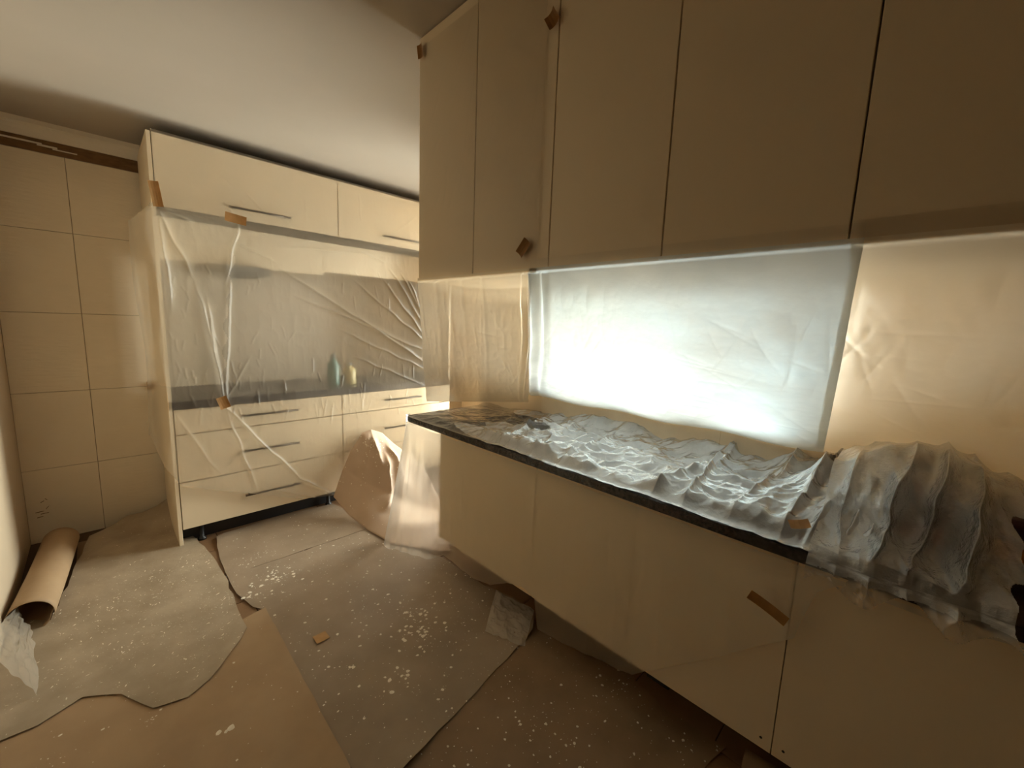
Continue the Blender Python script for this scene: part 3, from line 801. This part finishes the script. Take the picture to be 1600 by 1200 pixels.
s4 = sheet('kraft_paper', [F(-150,1090), F(60,1050), F(250,1040), F(415,952), F(545,1200), F(600,1320), F(200,1400), F(-120,1300)], .0105, 'kraft', 'plain brown kraft paper wedge with a few drips, beside the dust sheet', .003, [(*F(440,1000), .14, .010), (*F(490,1090), .16, .012), (*F(540,1190), .16, .010)], jit=.002)
s3 = sheet('kraft_paper', [F(338,842), F(350,835), F(420,812), F(520,788), F(545,800), F(572,828), F(460,866), F(356,903), F(343,872)], .005, 'kraft_dusty', 'short splattered kraft paper strip along the back plinth', .003, [(F(345,845)[0], F(345,845)[1], .18, .02)])
s2 = sheet('kraft_paper', [F(356,903), F(460,867), F(572,829), F(620,850), F(690,872), F(755,916), F(800,935), F(835,960), F(832,990), F(760,1065), F(640,1200), F(600,1240), F(545,1200), F(415,955), F(395,950), F(370,930)], .0065, 'kraft_dusty', 'large paint splattered kraft paper sheet in the middle of the floor', .004, [(F(640,1200)[0], F(640,1200)[1], .3, .02), (F(835,980)[0], F(835,980)[1], .3, .025)])
s1 = sheet('dust_sheet', [F(140,842), F(200,820), F(262,785), F(284,832), F(308,846), F(330,870), F(352,905), F(368,945), F(386,985), F(360,1025), F(330,1065), F(295,1095), F(240,1113), F(190,1090), F(130,1095), F(60,1140), F(0,1165), F(-60,1170), F(-60,1000), F(30,975), F(80,975)], .0165, 'dust_sheet', 'greyish plastic dust sheet covered in white paint spots, beside the paper roll', .004, [(F(262,785)[0], F(262,785)[1], .30, .13), (F(200,820)[0], F(200,820)[1], .25, .05)], jit=.006, cat='dust sheet')
splats(s2, [(432,905,.05,70,.015),(395,930,.05,24,.018),(640,960,.09,60,.015),(655,985,.05,40,.016),(620,1050,.06,20,.018),(560,850,.08,40,.005),(490,890,.12,50,.005),(660,1020,.05,10,.012),(500,1040,.06,12,.010),(700,930,.1,30,.006),(790,960,.08,16,.010)], 900, .0015, .011, others=(s4,))
splats(s3, [(470,822,.07,40,.007),(410,860,.09,50,.007),(520,800,.08,40,.005),(395,880,.06,24,.008)], 160, .0015, .006)
splats(s4, [(235,1125,.02,16,.010),(355,1140,.012,3,.022),(95,1148,.01,2,.015),(100,1180,.04,14,.006),(420,1050,.08,12,.006)], 140, .0015, .007)
splats(s1, [(330,880,.10,90,.013),(360,930,.05,60,.013),(170,960,.15,90,.012),(260,900,.12,80,.013),(120,1040,.12,60,.011),(310,1020,.1,60,.012),(230,1000,.2,200,.011),(200,930,.2,200,.011),(340,960,.1,100,.012)], 900, .002, .009, stretch=.4)
splats(s5, [(830,1130,.05,30,.009),(880,1160,.05,14,.010),(950,1075,.06,24,.009),(1000,1120,.06,14,.010),(1080,1165,.05,20,.008),(720,1190,.06,20,.008)], 420, .0015, .008)
# small folded tape square and dark chip on the big sheet
q = FL(502, 996, .012); 
t = box('tape_square', (q[0]-.028, q[1]-.028, .0125), (q[0]+.028, q[1]+.028, .0133), 'tape'); t.rotation_euler = (0,0,0)
tag(t, 'small square of brown tape lying on the large kraft paper', 'tape')

# heap of kraft paper leaning against the second drawer unit
u = np.linspace(0, 1, 60); v = np.linspace(0, 1, 60); U, V = np.meshgrid(u, v, indexing='ij')
top_l = P(562,676,1,YB-.07); top_r = P(600,668,1,YB-.07); low_l = P(521,776,1,YB-.055); low_m = np.array([*F(613,850,.015), .015])
right_t = P(700,690,1,2.75); right_b = np.array([*F(705,862,.015), .012])
k_l = P(519,768,1,YB-.09); A0 = P(566,676,1,YB-.06); 
Lp = [np.array(k_l)*.0 + low_l, P(535,735,1,YB-.075), P(548,705,1,YB-.075), A0]
def bez(pts, t):
    pts = [np.array(p) for p in pts]
    while len(pts) > 1: pts = [a[None]*(1-t[:,None])+b[None]*t[:,None] if a.ndim == 1 else a*(1-t[:,None])+b*t[:,None] for a, b in zip(pts[:-1], pts[1:])]
    return pts[0]
left = np.stack([np.interp(v, [0,.35,.7,1], [p[i] for p in Lp]) for i in range(3)], -1)
Rp = [right_b, P(695,800,1,2.45), P(660,730,1,2.8), P(612,690,1,YB-.06)]
rightc = np.stack([np.interp(v, [0,.4,.75,1], [p[i] for p in Rp]) for i in range(3)], -1)
PP = left[None]*(1-U[...,None]) + rightc[None]*U[...,None]
topc = np.array([P(566,676,1,YB-.06), P(580,671,1,YB-.07), P(597,676,1,YB-.06), P(612,690,1,YB-.06)])
botc = np.array([low_l, F(545,805,.02)+(.02,), F(575,828,.018)+(.018,), F(613,850,.015)+(.015,), right_b])
bc = np.stack([np.interp(u, np.linspace(0,1,5), botc[:,i]) for i in range(3)], -1)
tc_ = np.stack([np.interp(u, np.linspace(0,1,4), topc[:,i]) for i in range(3)], -1)
lin_b = left[0][None]*(1-u[:,None]) + rightc[0][None]*u[:,None]; lin_t = left[-1][None]*(1-u[:,None]) + rightc[-1][None]*u[:,None]
PP = PP + (bc-lin_b)[:,None]*(1-V[...,None]) + (tc_-lin_t)[:,None]*V[...,None]
cr = fold_field(U, V, [((.55,.25),(.50,.75),.06,.05), ((.3,.9),(.45,.6),.04,.05), ((.75,.5),(.6,.85),.04,.06)]) + .03*(fbm(U*3, V*3, 3)-.45)
env = smooth(0,.15,U)*smooth(0,.15,V)*(1-smooth(.9,1,V))
PP[...,1] -= cr*env + .02*env; PP[...,2] = np.maximum(PP[...,2] + cr*env*.4, .009)
hp_ = grid('kraft_paper', PP[...,0], PP[...,1], PP[...,2], 'kraft_pink')
hp_.modifiers.new('thick', 'SOLIDIFY').thickness = .0012
tag(hp_, 'pinkish kraft paper curling up against the drawer unit beside the hanging film', 'paper sheet')
bm = bmesh.new()
for k in range(150):
    if k < 60: cu, cv = random.gauss(.35,.12), random.gauss(.86,.07)
    else: cu, cv = random.random(), random.random()
    if not (0.02 < cu < .98 and 0.02 < cv < .98): continue
    i, j = int(cu*58), int(cv*58); p = Vector(PP[i,j]); e1 = Vector(PP[i+1,j])-p; e2 = Vector(PP[i,j+1])-p
    n = e1.cross(e2).normalized(); 
    if n.y > 0: n = -n
    e1.normalize(); e2 = n.cross(e1); r = random.uniform(.002,.0055)
    bm.faces.new([bm.verts.new(p + n*.0022 + r*(math.cos(a)*e1+math.sin(a)*e2)) for a in (0,1.05,2.1,3.14,4.2,5.2)])
me = bpy.data.meshes.new('paint_splatter'); bm.to_mesh(me); bm.free(); s = link('paint_splatter', me, 'paint_drop'); s.parent = hp_; s['kind'] = 'stuff'

# roll of kraft paper by the left wall: partly unrolled tube
ra = np.array([*F(95,848,.06), .0]); rb_ = np.array([*F(46,975,.05), .0])
ax = rb_-ra; Lr = np.linalg.norm(ax); ax /= Lr; sd = np.array([-ax[1], ax[0], 0]); 
if sd[0] < 0: sd = -sd
ang = np.linspace(-1.5*math.pi, 0.62*math.pi, 60); tt = np.linspace(0, 1, 24)
A, Tt = np.meshgrid(ang, tt, indexing='ij')
R = .062 + .004*(A+1.5*math.pi)/2 
cx = np.sin(A)*R; cz = R + np.cos(A)*R - .004
cz = cz + .012
out_ = np.clip((A-.5*math.pi)/(.12*math.pi), 0, 1)
PX = ra[0]+ax[0]*Lr*Tt+sd[0]*(cx*1.05); PY = ra[1]+ax[1]*Lr*Tt+sd[1]*(cx*1.05)
PZ = np.maximum(cz*(1-.12*np.sin(Tt*math.pi)), .013)
rl = grid('kraft_paper_roll', PX, PY, PZ, 'kraft')
rl.modifiers.new('thick', 'SOLIDIFY').thickness = .002
tag(rl, 'roll of plain brown kraft paper lying beside the left wall', 'paper roll')

# film scrap by the left wall, film flap in front of the base cabinets
def scrap(name, quad, material, label, amp, seed):
    n = 70; u = np.linspace(0,1,n); U, V = np.meshgrid(u, u, indexing='ij')
    q = [np.array(p) for p in quad]
    PPp = (q[0][None,None]*(1-U[...,None])*(1-V[...,None]) + q[1][None,None]*U[...,None]*(1-V[...,None]) + q[2][None,None]*U[...,None]*V[...,None] + q[3][None,None]*(1-U[...,None])*V[...,None])
    d = amp*(ridged(U*3+seed, V*4, 3)+.5*fbm(U*6, V*6+seed, 3)-.5)
    e = smooth(0,.1,U)*smooth(0,.1,V)*(1-smooth(.9,1,U))*(1-smooth(.9,1,V))*.7+.3
    jx = .012*(vnoise(U*9+seed, V*9)-.5)
    o = grid(name, PPp[...,0]+jx, PPp[...,1]+jx, np.maximum(PPp[...,2]+d*e, .014), material)
    tag(o, label, 'plastic film'); return o
scrap('film_scrap', [P(25,948,0,-.345), np.array([*F(50,985,.03), .02]), np.array([*F(60,1080,.03), .022]), P(-30,1010,0,-.36)], 'film_scrap', 'whitish scrap of plastic film leaning on the left wall by the roll', .03, 2)
scrap('film_flap', [np.array([*F(775,922,.03), .03]), np.array([*F(834,962,.02), .05]), np.array([*F(820,1010,.02), .02]), np.array([*F(758,985,.02), .018])], 'film_scrap', 'loose see-through film flap on the large kraft paper by the curtain', .03, 5)
